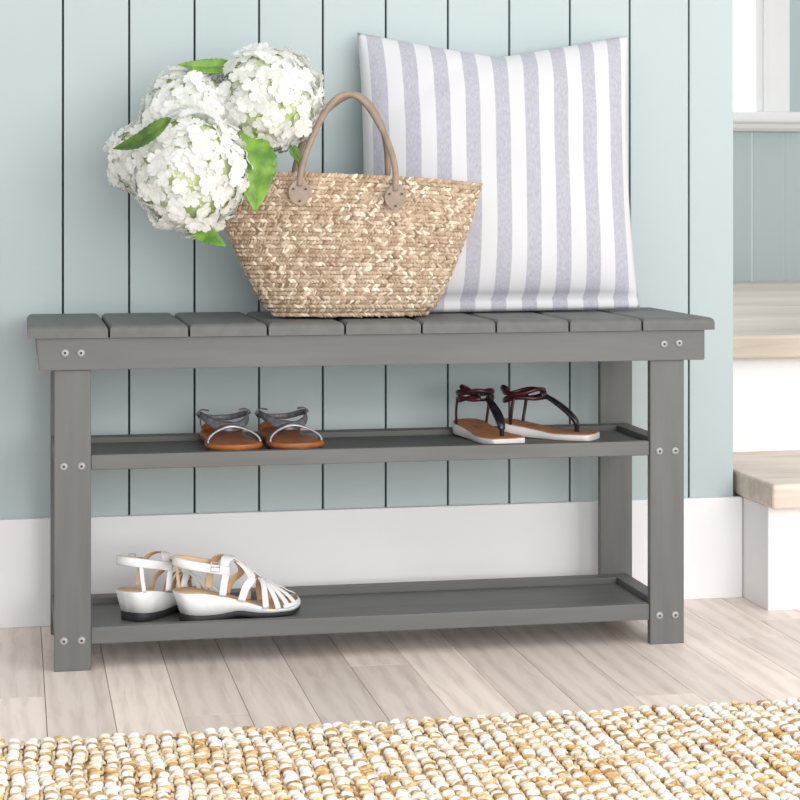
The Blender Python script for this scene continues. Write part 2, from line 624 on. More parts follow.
# ---------------------------------------------------------------- pillow
def pillow():
    M = bpy.data.materials.new('grey_striped_cotton')
    M.use_nodes = True
    b = M.node_tree.nodes['Principled BSDF']
    b.inputs['Roughness'].default_value = .85
    b.inputs['Sheen Weight'].default_value = .15
    at = nd(M, 'ShaderNodeAttribute', attribute_name='across')
    m1 = nd(M, 'ShaderNodeMath', operation='MULTIPLY'); m1.inputs[1].default_value = 9.1
    lk(M, at.outputs['Fac'], m1.inputs[0])
    fr = nd(M, 'ShaderNodeMath', operation='FRACT'); lk(M, m1.outputs[0], fr.inputs[0])
    s1 = nd(M, 'ShaderNodeMath', operation='SUBTRACT'); s1.inputs[1].default_value = .5; lk(M, fr.outputs[0], s1.inputs[0])
    ab = nd(M, 'ShaderNodeMath', operation='ABSOLUTE'); lk(M, s1.outputs[0], ab.inputs[0])
    mr = nd(M, 'ShaderNodeMapRange'); mr.inputs[1].default_value = .235; mr.inputs[2].default_value = .255
    lk(M, ab.outputs[0], mr.inputs[0])
    tc = nd(M, 'ShaderNodeTexCoord')
    nz = nd(M, 'ShaderNodeTexNoise'); nz.inputs['Scale'].default_value = 1; nz.inputs['Detail'].default_value = 3
    mp = nd(M, 'ShaderNodeMapping'); mp.inputs['Scale'].default_value = (500, 500, 160)
    lk(M, tc.outputs['Object'], mp.inputs[0]); lk(M, mp.outputs[0], nz.inputs['Vector'])
    g = nd(M, 'ShaderNodeValToRGB')
    g.color_ramp.elements[0].color = (.38, .38, .43, 1); g.color_ramp.elements[1].color = (.49, .49, .54, 1)
    g.color_ramp.elements[0].position = .3; g.color_ramp.elements[1].position = .7
    lk(M, nz.outputs[0], g.inputs[0])
    mx = nd(M, 'ShaderNodeMix', data_type='RGBA')
    lk(M, mr.outputs[0], mx.inputs[0]); lk(M, g.outputs[0], mx.inputs[6])
    mx.inputs[7].default_value = (.65, .65, .665, 1)
    lk(M, mx.outputs[2], b.inputs['Base Color'])
    bp = nd(M, 'ShaderNodeBump'); bp.inputs['Strength'].default_value = .15; bp.inputs['Distance'].default_value = .0006
    lk(M, nz.outputs[0], bp.inputs['Height']); lk(M, bp.outputs[0], b.inputs['Normal'])
    N = 72
    W, H = .211, .213
    cx = .699
    seam = -.9167
    V, A, idx = [], [], {}
    def pt(i, j, sgn):
        s, t = -1 + 2 * i / N, -1 + 2 * j / N
        # outline: ears at the corners, sides and top drawn in
        px = s * W * (1 - .045 * (1 - t * t)) + .052 * t * H
        pz = t * H
        if t > 0:
            dip = (1 - abs(s)) ** 1.0
            pz -= t ** 2.5 * (.034 * dip + .004 * (1 - s * s))
        else:
            pz -= t * .0 + (-t) ** 3 * .0
        if t < -.2 and s > 0:
            px += .002 * s ** 3 * ((-t - .2) / .8) ** 2
        tt = t if t > 0 else max(-1, t / -seam * 1.0) if t > seam else -1
        prof = max(0, (1 - s ** 4)) ** .55 * max(0, (1 - abs(tt) ** 3.2)) ** (.6 if t > 0 else .45)
        th = .050 * prof
        if t < seam:
            th = .003 * math.sqrt(max(0, 1 - s * s)) + .001
        # gentle creases running down from the corners
        th += .0022 * math.sin(9 * s + 3 * t) * prof * math.sin(5 * t + 1) + .003 * prof * math.exp(-((s * .8 + t - .95) / .12) ** 2) - .004 * prof * math.exp(-((s * .75 - t + .98) / .10) ** 2)
        return px, pz, th * sgn
    for sgn in (-1, 1):
        for j in range(N + 1):
            for i in range(N + 1):
                edge = i in (0, N) or j in (0, N)
                if edge and sgn == 1:
                    idx[(i, j, 1)] = idx[(i, j, -1)]
                    continue
                px, pz, th = pt(i, j, sgn)
                idx[(i, j, sgn)] = len(V)
                V.append((px, 0 if edge else th, pz))
                A.append(i / N)
    Fc = []
    for sgn in (-1, 1):
        for j in range(N):
            for i in range(N):
                q = [idx[(i, j, sgn)], idx[(i + 1, j, sgn)], idx[(i + 1, j + 1, sgn)], idx[(i, j + 1, sgn)]]
                Fc.append(q if sgn == -1 else q[::-1])
    me = bpy.data.meshes.new('throw_pillow')
    me.from_pydata(V, [], Fc)
    a = me.attributes.new('across', 'FLOAT', 'POINT')
    a.data.foreach_set('value', A)
    o = link('throw_pillow', me, [M], None, True)
    tilt = math.radians(-14.5)
    o.rotation_euler = (tilt, math.radians(-.4), math.radians(0))
    o.location = (cx + .002, 2.806, ST + .2085)
    tag(o, 'square grey and white striped pillow leaning on the wall behind the straw bag', 'pillow')
    return o
pillow()

# ---------------------------------------------------------------- straw bag
BX, BY = .4615, 2.690
BAG_H = .192
def bag_surf(t, th, out=0.0):
    """t 0..1 bottom to rim, th angle"""
    ks = [(0, .106, .038), (.06, .119, .045), (.28, .142, .050), (.6, .169, .050), (1, .1955, .046)]
    for i in range(len(ks) - 1):
        if ks[i][0] <= t <= ks[i + 1][0]:
            q = (t - ks[i][0]) / (ks[i + 1][0] - ks[i][0])
            a = ks[i][1] + q * (ks[i + 1][1] - ks[i][1])
            b = ks[i][2] + q * (ks[i + 1][2] - ks[i][2])
    a += out
    b += out
    c, s = math.cos(th), math.sin(th)
    pw = .92
    x = a * math.copysign(abs(c) ** pw, c)
    y = b * math.copysign(abs(s) ** .9, s)
    z = t * BAG_H - t * .008 * c * (1) + t * (.004 * s * s)
    return Vector((BX - .009 * t + x, BY + y, ST + .0036 + z))
bag = empty('straw_bag', (0, 0, 0), 'woven straw tote bag with two taupe leather handles holding the white flowers', 'bag')
def bag_body():
    rng = random.Random(2)
    v, f = ico(1)
    rows = 17
    mats, tones = [], []
    def arc(t):
        th = np.linspace(0, 2 * PI, 400)
        p = [bag_surf(t, a) for a in th]
        d = [0]
        for i in range(1, 400):
            d.append(d[-1] + (p[i] - p[i - 1]).length)
        return th, np.array(d)
    for r in range(rows):
        for half in (0, 1):
            t = (r + .26 + half * .48) / rows
            th, d = arc(min(t, 1))
            n = int(d[-1] / .0045)
            ph = rng.random()
            wob = rng.uniform(-.1, .1)
            for k in range(n):
                s = ((k + ph * .2 + half * .5) / n % 1) * d[-1]
                a = float(np.interp(s, d, th))
                p = bag_surf(t, a)
                q = bag_surf(t, a + .01)
                up = (bag_surf(min(t + .02, 1), a) - bag_surf(t - .02 if t > .02 else 0, a)).normalized()
                tx = (q - p).normalized()
                nn = tx.cross(up).normalized()
                if nn.dot(p - Vector((BX, BY, p.z))) < 0:
                    nn = -nn
                ang = math.radians(40 + rng.uniform(-17, 17)) * (1 if half else -1)
                ax = tx * math.cos(ang) + up * math.sin(ang)
                ay = nn.cross(ax).normalized()
                ax = (ax + nn * rng.uniform(.0, .40)).normalized()
                L, w, h = .0054 * rng.uniform(.75, 1.25), .0024 * rng.uniform(.7, 1.3), .0019
                M = Matrix(((ax.x * L, ay.x * w, nn.x * h, p.x + nn.x * .0012), (ax.y * L, ay.y * w, nn.y * h, p.y + nn.y * .0012),
                            (ax.z * L, ay.z * w, nn.z * h, p.z + nn.z * .0012), (0, 0, 0, 1)))
                mats.append(M)
                tones.append(min(1, max(0.05, rng.gauss(.56, .2) + (.35 if rng.random() < .12 else 0))))
    # inner shell closing the bag below
    EV, EF = [], []
    n = 80
    ts = [0, .05, .15, .3, .45, .6, .75, .9, 1.0]
    for shell in (0.0, -.003):
        for t in ts:
            for k in range(n):
                EV.append(tuple(bag_surf(t, 2 * PI * k / n, shell)))
    m = len(ts)
    for s in (0, 1):
        for i in range(m - 1):
            for k in range(n):
                a, b = s * m * n + i * n + k, s * m * n + i * n + (k + 1) % n
                EF.append((a, b, b + n, a + n) if s == 0 else (a, a + n, b + n, b))
    for k in range(n):
        a, b = (m - 1) * n + k, (m - 1) * n + (k + 1) % n
        EF.append((a, b, b + m * n, a + m * n))
    EF.append(tuple(range(n))[::-1])
    EF.append(tuple(range(m * n, m * n + n)))
    return scatter('bag_body', v, f, mats, tones, [M_straw], bag, extra=(EV, EF, .30), smooth=False)
bag_body()

def handle(y_front, pts, front):
    bm = bmesh.new()
    sp = spline([P(u, v, y) for (u, v, y) in pts], 8)
    tube(bm, sp, .0046, 10)
    h = bmo('handle', bm, [M_leather], bag)
    # slightly raised seam along the leather tube
    for end in (0, -1):
        p = sp[end]
        sy = -1 if front else 1
        # rounded patch riveted on the straw
        bm = bmesh.new()
        n = 24
        c = p + Vector((.0005, 0, -.008))
        rings = []
        outl = []
        for k in range(n):
            a = 2 * PI * k / n
            rx = .0150 if math.sin(a) < 0 else .0150 * (1 - .30 * max(0, math.sin(a)) ** 2)
            outl.append(Vector((rx * math.cos(a), 0, .0178 * math.sin(a))))
        for sc, d in ((1.0, .002), (1.0, -.0014), (.9, -.0040), (.45, -.0056)):
            rings.append([bm.verts.new(c + q * sc + Vector((0, -sy * -d * (1), 0)) * 1) for q in outl])
        for i in range(len(rings) - 1):
            for k in range(n):
                bm.faces.new((rings[i][k], rings[i][(k + 1) % n], rings[i + 1][(k + 1) % n], rings[i + 1][k])).smooth = True
        bm.faces.new(rings[-1]); bm.faces.new(rings[0][::-1])
        bmesh.ops.recalc_face_normals(bm, faces=bm.faces)
        pa = bmo('handle_patch', bm, [M_leather], h)
        if front:
            for dx, dz in ((-.0085, .004), (.0085, .004), (0, -.0125)):
                bm = bmesh.new()
                bmesh.ops.create_uvsphere(bm, u_segments=10, v_segments=6, radius=.0017)
                for v in bm.verts:
                    v.co = Vector((v.co.x, v.co.y * .5, v.co.z)) + c + Vector((dx, -.0044, dz))
                bmo('rivet', bm, [M_rivet], h, True)
yf = BY - .060
handle(yf, [(299, 186, yf), (302, 168, yf), (311, 140, yf + .012), (328, 108, yf + .03), (343, 95, yf + .04), (358, 97, yf + .045), (372, 112, yf + .038), (387, 140, yf + .02), (395, 168, yf), (395, 191, yf)], True)
yb = BY + .055
handle(yb, [(292, 192, yb), (296, 165, yb), (305, 138, yb - .012), (325, 112, yb - .03), (350, 95, yb - .036), (366, 101, yb - .036), (380, 122, yb - .024), (387, 150, yb - .005), (388, 190, yb)], False)

# ---------------------------------------------------------------- hydrangeas
M_petal = noise_mat('white_petal', (.86, .87, .83), (.93, .93, .91), (90, 90, 90), .6)
def translucent(m, fac, color):
    nt = m.node_tree
    b = nt.nodes['Principled BSDF']
    t = nd(m, 'ShaderNodeBsdfTranslucent')
    t.inputs[0].default_value = (*color, 1)
    x = nd(m, 'ShaderNodeMixShader')
    x.inputs[0].default_value = fac
    lk(m, b.outputs[0], x.inputs[1]); lk(m, t.outputs[0], x.inputs[2])
    lk(m, x.outputs[0], nt.nodes['Material Output'].inputs[0])
translucent(M_petal, .28, (.92, .93, .88))
M_eye = new_mat('floret_eye', (.76, .78, .62), .6)
M_stem = noise_mat('green_stem', (.22, .36, .06), (.33, .50, .10), (60, 60, 60), .5)
M_leaf = noise_mat('hydrangea_leaf', (.07, .19, .02), (.22, .40, .05), (45, 45, 45), .38, .3, .001, 4)
M_leafd = noise_mat('hydrangea_leaf_dark', (.05, .13, .02), (.13, .25, .035), (45, 45, 45), .38, .3, .001, 4)
M_core = noise_mat('bloom_core', (.36, .46, .16), (.62, .68, .42), (80, 80, 80), .8)

def bloom(c, rad, nfl, parent, seed, squash=(1, 1, 1)):
    rng = random.Random(seed)
    bm = bmesh.new()
    R0 = rad - .006
    bmesh.ops.create_icosphere(bm, subdivisions=3, radius=rad * .87)
    for v in bm.verts:
        v.co = Vector([v.co[i] * squash[i] for i in range(3)]) + c
    for f in bm.faces:
        f.material_index = 1
    nfl = int(nfl * 1.6)
    for k in range(nfl):
        if rng.random() < .03:
            continue
        z = 1 - 2 * (k + .5) / nfl
        a = k * 2.39996 + rng.uniform(-.12, .12)
        r = math.sqrt(1 - z * z)
        d = Vector((r * math.cos(a), r * math.sin(a), z + rng.uniform(-.03, .03))).normalized()
        bump = 1 + rng.uniform(-.10, .09) + .05 * math.sin(5 * d.x + seed) * math.sin(4 * d.z + 2 * seed) + .03 * math.sin(7 * d.y + 3 * d.z)
        p = Vector([d[i] * R0 * squash[i] * bump for i in range(3)]) + c
        nn = (d + Vector((rng.uniform(-.4, .4), rng.uniform(-.4, .4), rng.uniform(-.4, .4)))).normalized()
        q = nn.to_track_quat('Z', 'Y') @ Quaternion((0, 0, 1), rng.uniform(0, PI))
        sz = .0124 * rng.uniform(.85, 1.15)
        for j in range(4):
            qq = q @ Quaternion((0, 0, 1), j * PI / 2 + rng.uniform(-.08, .08))
            tilt = rng.uniform(.0, .35)
            G = []
            for (l, hw, lift) in ((0.03, .08, 0), (.35, .40, .06), (.7, .52, .14), (1.0, .30, .12 - tilt * .5)):
                row = []
                for w in (-1, 0, 1):
                    row.append(bm.verts.new(p + qq @ Vector((l * sz, w * hw * sz, (lift + (.10 if w else 0) * l) * sz + tilt * l * sz * .4))))
                G.append(row)
            for i in range(3):
                for w in range(2):
                    f = bm.faces.new((G[i][w], G[i + 1][w], G[i + 1][w + 1], G[i][w + 1]))
                    f.smooth = True
        # small eye
        e = .0015
        o = p + nn * .0012
        t1 = q @ Vector((1, 0, 0)); t2 = q @ Vector((0, 1, 0))
        ring = [bm.verts.new(o - nn * .001 + (t1 * math.cos(x) + t2 * math.sin(x)) * e) for x in [PI / 3 * i for i in range(6)]]
        top = bm.verts.new(o + nn * .0008)
        for i in range(6):
            bm.faces.new((ring[i], ring[(i + 1) % 6], top)).material_index = 2
    return bmo('flower_head', bm, [M_petal, M_core, M_eye], parent)

def leaf(base, tip, width, normal, parent, mat, curl=.12, fold=.18, bow=0.0):
    base, tip = Vector(base), Vector(tip)
    ax = tip - base
    L = ax.length
    ax.normalize()
    nn = Vector(normal)
    nn = (nn - ax * nn.dot(ax)).normalized()
    sd = ax.cross(nn).normalized()
    bm = bmesh.new()
    n, m = 22, 6
    G = []
    for side in (1, -1):
        GG = []
        for i in range(n + 1):
            t = i / n
            w = width / 2 * (math.sin(PI * t ** .78) ** .8) * (1 - .25 * t)
            if t < .01 or t > .99:
                w = width * .01
            serr = 1 + .05 * ((i % 2) * 2 - 1) * (0 < i < n)
            row = []
            for j in range(-m, m + 1):
                s = j / m
                vein = .0011 * math.cos((t * 9 - abs(s) * 1.6) * 2 * PI) * (abs(s) < .98) * math.sin(PI * t)
                ww = w * (serr if abs(s) == 1 else 1)
                h = fold * abs(s) * w - curl * L * (t - .3) ** 2 + vein - (.0012 if j == 0 else 0) + .08 * w * math.sin(7 * t + s)
                row.append(bm.verts.new(base + ax * (t * L) + sd * (s * ww + bow * L * math.sin(PI * t)) + nn * (h + side * .0003)))
            GG.append(row)
        for i in range(n):
            for j in range(2 * m):
                q = (GG[i][j], GG[i + 1][j], GG[i + 1][j + 1], GG[i][j + 1])
                bm.faces.new(q if side == 1 else q[::-1]).smooth = True
        G.append(GG)
    for i in range(n):
        for j in (0, 2 * m):
            bm.faces.new((G[0][i][j], G[1][i][j], G[1][i + 1][j], G[0][i + 1][j]))
    for i in (0, n):
        for j in range(2 * m):
            bm.faces.new((G[0][i][j], G[0][i][j + 1], G[1][i][j + 1], G[1][i][j]))
    bmesh.ops.recalc_face_normals(bm, faces=bm.faces)
    return bmo('leaf', bm, [mat], parent)

GH = 'white hydrangeas in the straw bag'
def hydrangea(label, c, rad, nfl, seed, stem, squash=(1, 1, 1), leaves=()):
    h = empty('hydrangea_stem', (0, 0, 0), label, 'flower', GH)
    bloom(c, rad, nfl, h, seed, squash)
    bm = bmesh.new()
    tube(bm, spline(stem, 8), .0026, 8)
    bmo('stem', bm, [M_stem], h)
    for lf in leaves:
        leaf(*lf[:4], h, lf[4], *lf[5:])
    return h
cA = P(268, 101, 2.68)
cB = P(190, 172, 2.615)
cC = P(192, 117, 2.70)
cD = P(149, 160, 2.715)
def inbag(dx, dy, z=.50):
    return Vector((BX + dx, BY + dy, z))
hydrangea('round white hydrangea highest of the bunch, beside the bag handle', cA, .0755, 190, 1,
          [cA + Vector((0, 0, -.03)), P(297, 158, 2.685), P(304, 195, 2.69), inbag(-.05, 0, .50)], leaves=[
          (P(291, 145, 2.66), P(301, 164, 2.655), .016, (.1, -1, .1), M_leaf, .05, .2),
          (P(234, 66, 2.68), P(179, 63, 2.66), .027, (0, -1, .5), M_leaf, .1, .25, -.05)])
hydrangea('large white hydrangea lowest and frontmost, hanging over the left side of the bag', cB, .080, 225, 2,
          [cB + Vector((.02, .02, 0)), P(240, 165, 2.67), P(262, 172, 2.69), inbag(-.11, 0, .55)], (1.0, .9, 1.03), leaves=[
          (P(238, 130, 2.64), P(256, 210, 2.60), .072, (.1, -1, .25), M_leaf, .12, .22, -.08),
          (P(186, 222, 2.61), P(226, 246, 2.59), .030, (-.1, -1, .3), M_leaf, .1, .2)])
hydrangea('white hydrangea behind and above the frontmost bloom', cC, .070, 180, 3,
          [cC + Vector((.02, 0, -.01)), P(235, 140, 2.70), P(262, 168, 2.70), inbag(-.12, .01, .55)])
hydrangea('white hydrangea furthest left of the bunch, under a single green leaf', cD, .058, 125, 4,
          [cD + Vector((.02, .01, 0)), P(215, 160, 2.69), P(255, 170, 2.70), inbag(-.13, .0, .56)], leaves=[
          (P(171, 118, 2.545), P(111, 148, 2.590), .027, (-.1, -1, .45), M_leafd, .10, .3, -.10)])

# ---------------------------------------------------------------- shoes
def sole_mesh(bm, st, mi_side=0, mi_top=0, bev=.0015, n=12, mi_bot=None):
    """st: stations (x, centre_y, half_width, z_bottom, z_top), rounded at both ends"""
    S = spline([Vector((s[0], s[1], s[2])) for s in st], 5)
    Z = spline([Vector((s[3], s[4], 0)) for s in st], 5)
    rings = []
    for p, z in zip(S, Z):
        x, c, w = p
        w = max(w, .0006)
        zb, zt = z.x, z.y
        b = min(bev, w * .4)
        rings.append([bm.verts.new((x, c - w + b, zb)), bm.verts.new((x, c - w, zb + b)), bm.verts.new((x, c - w, zt - b)), bm.verts.new((x, c - w + b, zt)),
                      bm.verts.new((x, c - w * .5, zt)), bm.verts.new((x, c, zt)), bm.verts.new((x, c + w * .5, zt)),
                      bm.verts.new((x, c + w - b, zt)), bm.verts.new((x, c + w, zt - b)), bm.verts.new((x, c + w, zb + b)), bm.verts.new((x, c + w - b, zb))])
    k = len(rings[0])
    for i in range(len(rings) - 1):
        for j in range(k):
            f = bm.faces.new((rings[i][j], rings[i][(j + 1) % k], rings[i + 1][(j + 1) % k], rings[i + 1][j]))
            f.material_index = mi_top if 3 <= j <= 6 else (mi_bot if mi_bot is not None and j == 10 else mi_side)
            f.smooth = j not in (10,)
    bm.faces.new(rings[0]); bm.faces.new(rings[-1][::-1])
    bmesh.ops.recalc_face_normals(bm, faces=bm.faces)

def foot(L, hw, prof, base):
    """foot surface over a sole of length L: prof = heights of the instep at stations"""
    def I(x, tab):
        x = max(tab[0][0], min(tab[-1][0], x))
        for i in range(len(tab) - 1):
            if x <= tab[i + 1][0]:
                q = (x - tab[i][0]) / (tab[i + 1][0] - tab[i][0])
                q = q * q * (3 - 2 * q) * .4 + q * .6
                return tab[i][1] + q * (tab[i + 1][1] - tab[i][1])
    def S(x, a, out=0):
        w = I(x, hw) + out
        h = I(x, prof) + out
        return Vector((x, w * math.cos(a), I(x, base) + h * math.sin(a)))
    def N(x, a):
        w, h = I(x, hw), I(x, prof)
        return Vector((0, math.cos(a) * h, math.sin(a) * w)).normalized()
    return S, N

def strap(name, S, N, path, w, th, mats, parent, n=6, mi=1):
    """path of (x, angle in degrees) control points over the foot surface"""
    sp = spline([Vector((p[0], p[1], p[2] if len(p) > 2 else w)) for p in path], n)
    pts = [S(p.x, math.radians(p.y)) for p in sp]
    nr = [N(p.x, math.radians(p.y)) for p in sp]
    bm = bmesh.new()
    ribbon(bm, pts, nr, [p.z for p in sp], th, 0, mi if len(mats) > 1 else 0)
    return bmo(name, bm, mats, parent)

def outline(L, W, x0=0.0):
    """half-widths of a shoe sole heel to toe"""
    f = [(0, .02), (.015, .42), (.06, .66), (.15, .78), (.3, .74), (.45, .74), (.6, .90), (.75, 1.0), (.87, .92), (.95, .66), (.985, .38), (1, .03)]
    return [(x0 + a * L, b * W) for a, b in f]

# -- silver sandals on the upper shelf
M_copper = noise_mat('polished_caramel_leather', (.34, .10, .022), (.44, .14, .03), (60, 60, 60), .4, .05, .0005)
M_sil = noise_mat('pewter_metallic_leather', (.15, .15, .17), (.27, .27, .30), (120, 120, 120), .5, .2, .0005, 3, .35)
M_silb = noise_mat('bright_silver_edge', (.60, .61, .64), (.78, .78, .80), (120, 120, 120), .3, .1, .0005, 3, .5)
M_brownsole = new_mat('dark_brown_sole', (.07, .035, .02), .5)

def silver_sandal(loc, rz, label, mirror=1, lift=0):
    h = empty('sandal', loc, label, 'sandal', 'pewter sandals on the upper shelf', rz)
    L, W = .150, .040
    ol = outline(L, W)
    bm = bmesh.new()
    sole_mesh(bm, [(x, 0, w * .985, .0, .0025) for x, w in ol], 0, 0, .0008)
    bmo('outsole', bm, [M_brownsole], h)
    bm = bmesh.new()
    sole_mesh(bm, [(x, 0, w, .0024 , .0100 + .007 * max(0, 1 - x / L * 1.5)) for x, w in ol], 0, 0, .0022)
    bmo('footbed', bm, [M_copper], h)
    # raised heel cup behind the foot
    bm = bmesh.new()
    pts, nr, ws = [], [], []
    for k in range(21):
        a = PI / 2 + PI * k / 20
        x = .033 + .030 * math.cos(a)
        pts.append(Vector((x, .0295 * math.sin(a), .0185)))
        nr.append(Vector((math.cos(a), math.sin(a), .1)))
        ws.append(.004 + .012 * math.sin(PI * k / 20) ** .7)
    ribbon(bm, pts, nr, ws, .0018)
    bmo('heel_cup', bm, [M_copper], h)
    S, N = foot(L, [(0, .024), (.05, .027), (.085, .032), (.115, .0375), (.15, .03)], [(0, .05), (.05, .042), (.08, .028), (.105, .0195), (.13, .016), (.15, .012)], [(0, .010), (.15, .0085)])
    # instep arch with a bright front edge
    arch = [(.114, 3, .011), (.108, 30, .010), (.100, 60, .010), (.096, 90, .013), (.100, 120, .010), (.108, 150, .010), (.114, 177, .011)]
    ts = strap('toe_strap', S, N, arch, .010, .0018, [M_sil], h)
    bm = bmesh.new()
    tube(bm, [S(p.x + .0055, math.radians(p.y)) for p in spline([Vector((q[0], q[1], 0)) for q in arch], 6)], .0014, 8)
    bmo('strap_piping', bm, [M_silb], ts)
    # ankle strap: an ellipse dipping in front, flared upright at both sides
    pts, nr, ws = [], [], []
    for k in range(48):
        a = 2 * PI * k / 48
        ca, sa = math.cos(a), math.sin(a)
        pts.append(Vector((.040 + (.050 if ca > 0 else .034) * ca, .0335 * sa, .0275 + .013 * abs(sa) ** 2.5 + .004 * (ca < 0) * ca * ca)))
        nr.append(Vector((ca, sa, .25 * (ca > 0))))
        ws.append(.0085 + .0045 * max(0, ca))
    bm = bmesh.new()
    ribbon(bm, pts, nr, ws, .0016, 0, 0, True)
    bmo('ankle_strap', bm, [M_sil], h)
    # strap ends flying off the sides
    for s in (1, -1):
        bm = bmesh.new()
        q = [Vector((.036, s * .0325, .036)), Vector((.038, s * .037, .043)), Vector((.040, s * .031, .047)), Vector((.043, s * .022, .046))]
        q = spline(q, 5)
        ribbon(bm, q, [Vector((0, s * .4, 1))] * len(q), [.009 * (1 - i / len(q) * .6) for i in range(len(q))], .0016)
        bmo('strap_end', bm, [M_sil], h)
    for s in (1, -1):
        bm = bmesh.new()
        q = spline([Vector((.040, s * .033, .038)), Vector((.036, s * .0325, .026)), Vector((.030, s * .0265, .014))], 5)
        ribbon(bm, q, [Vector((0, s, 0))] * len(q), .0038, .0014)
        bmo('side_strap', bm, [M_sil], h)
    return h

def face(toe, heel, z, L):
    """heel position and heading of a shoe from toe and heel plan points"""
    d = Vector((toe[0] - heel[0], toe[1] - heel[1]))
    a = math.atan2(d.y, d.x)
    return (toe[0] - math.cos(a) * L, toe[1] - math.sin(a) * L, z), a
l, a = face((.299, 2.650), (.288, 2.79), PZ1 + .0003, .150)
silver_sandal(l, a, 'pewter strapped sandal with caramel sole, the left of its pair on the upper shelf')
l, a = face((.386, 2.650), (.370, 2.79), PZ1 + .0003, .150)
silver_sandal(l, a, 'pewter strapped sandal with caramel sole, the right of its pair on the upper shelf')

# -- black and burgundy thong sandals
M_tan = noise_mat('tan_suede_footbed', (.42, .17, .07), (.54, .24, .11), (90, 90, 90), .6, .1, .0005)
M_wsole = noise_mat('white_rubber_sole', (.78, .76, .73), (.84, .82, .80), (60, 60, 60), .45)
M_blk = noise_mat('black_patent_strap', (.008, .008, .010), (.02, .02, .022), (90, 90, 90), .25, .1, .0005)
M_burg = noise_mat('burgundy_strap', (.035, .004, .008), (.07, .007, .013), (90, 90, 90), .3, .1, .0005)
M_stamp = new_mat('stamped_mark', (.16, .05, .02), .6)
def thong_sandal(loc, rz, label, L=.165, lay=0):
    h = empty('sandal', loc, label, 'sandal', 'black and burgundy sandals on the upper shelf', rz)
    W = .0315
    f = [(0, .05), (.015, .45), (.06, .72), (.15, .84), (.3, .80), (.45, .80), (.62, .95), (.78, 1.0), (.9, .92), (.97, .82), (.992, .62), (1, .2)]
    ol = [(a * L, b * W) for a, b in f]
    def zt(x):
        return .0085 + .013 * max(0, 1 - x / L / .62) ** 1.1
    bm = bmesh.new()
    sole_mesh(bm, [(x, 0, w, max(0, .010 * (max(0, 1 - x / L / .5)) ** 1.3 - .0 ) * .45, zt(x)) for x, w in ol], 0, 0, .0012)
    bmo('outsole', bm, [M_wsole], h)
    bm = bmesh.new()
    sole_mesh(bm, [(x, 0, w * .95, zt(x) - .0002, zt(x) + .0012) for x, w in ol], 0, 0, .0005)
    fbed = bmo('footbed', bm, [M_tan], h)
    # small stamped oval on the heel of the footbed
    bm = bmesh.new()
    for q in (0, 1):
        pts = [Vector((.045 + q * .006 + .0035 * math.cos(t) * (1 - q * .3), .007 * math.sin(t) * (1 - q * .2), zt(.045 + q * .006 + .0035 * math.cos(t)) + .00135)) for t in [2 * PI * k / 16 for k in range(16)]]
        ribbon(bm, pts, [Vector((.1, 0, 1))] * 16, .0009, .0003, closed=True)
    bmo('stamp', bm, [M_stamp], fbed)
    # thong: narrow post between the toes widening to a folded Y up the instep
    top = Vector((.062, .003, .062))
    q = spline([Vector((L * .80, .002, zt(L * .8) + .001)), Vector((L * .79, .002, .024)), Vector((L * .70, .003, .038)), Vector((L * .56, .003, .052)), top], 6)
    n = len(q)
    bm = bmesh.new()
    ribbon(bm, q, [Vector((1, 0, .6))] * n, [.0045 + .0105 * math.sin(PI * min(1, i / n * 1.05)) ** 1.2 * (1 if i > 3 else .3) for i in range(n)], .0058)
    bmo('thong_strap', bm, [M_blk], h)
    # ankle ring, twisted double band
    for dz, ph, w in ((0, 0, .0060), (.0092, .5, .0056)):
        pts, nr = [], []
        for k in range(40):
            a = 2 * PI * k / 40
            ca, sa = math.cos(a), math.sin(a)
            pts.append(Vector((.036 + .031 * ca, .0255 * sa, .0555 + dz + .0035 * ca + .002 * math.sin(3 * a + ph * 6))))
            nr.append(Vector((ca, sa, 0)))
        bm = bmesh.new()
        ribbon(bm, pts, nr, w, .0024, closed=True)
        bmo('ankle_strap', bm, [M_burg], h)
    # knot at the back and the keeper at the front of the ring
    bm = bmesh.new()
    q = spline([Vector((.008, .010, .060)), Vector((.001, .004, .066)), Vector((.006, -.006, .070)), Vector((.014, -.008, .066))], 6)
    tube(bm, q, .0038, 8)
    bmo('knot', bm, [M_burg], h)
    bm = bmesh.new()
    q = [Vector((.066, .010, .0605)), Vector((.068, .002, .061)), Vector((.0655, -.008, .0605))]
    q = spline(q, 5)
    ribbon(bm, q, [Vector((1, 0, .2))] * len(q), .013, .003)
    bmo('strap_loop', bm, [M_blk], h)
    for s in (1, -1):
        bm = bmesh.new()
        q = spline([Vector((.030, s * .0252, .058)), Vector((.027, s * .0262, .040)), Vector((.024, s * .0245, zt(.024) + .0002))], 5)
        ribbon(bm, q, [Vector((0, s, 0))] * len(q), .0052, .0022)
        bmo('side_strap', bm, [M_burg], h)
    return h
l, a = face((.682, 2.655), (.648, 2.79), PZ1 + .0003, .143)
thong_sandal(l, a, 'black and burgundy thong sandal left of its mate, toe towards the front', .143)
l, a = face((.817, 2.690), (.703, 2.775), PZ1 + .0003, .146)
thong_sandal(l, a, 'black and burgundy thong sandal turned sideways, toe towards the right end of the shelf', .146)

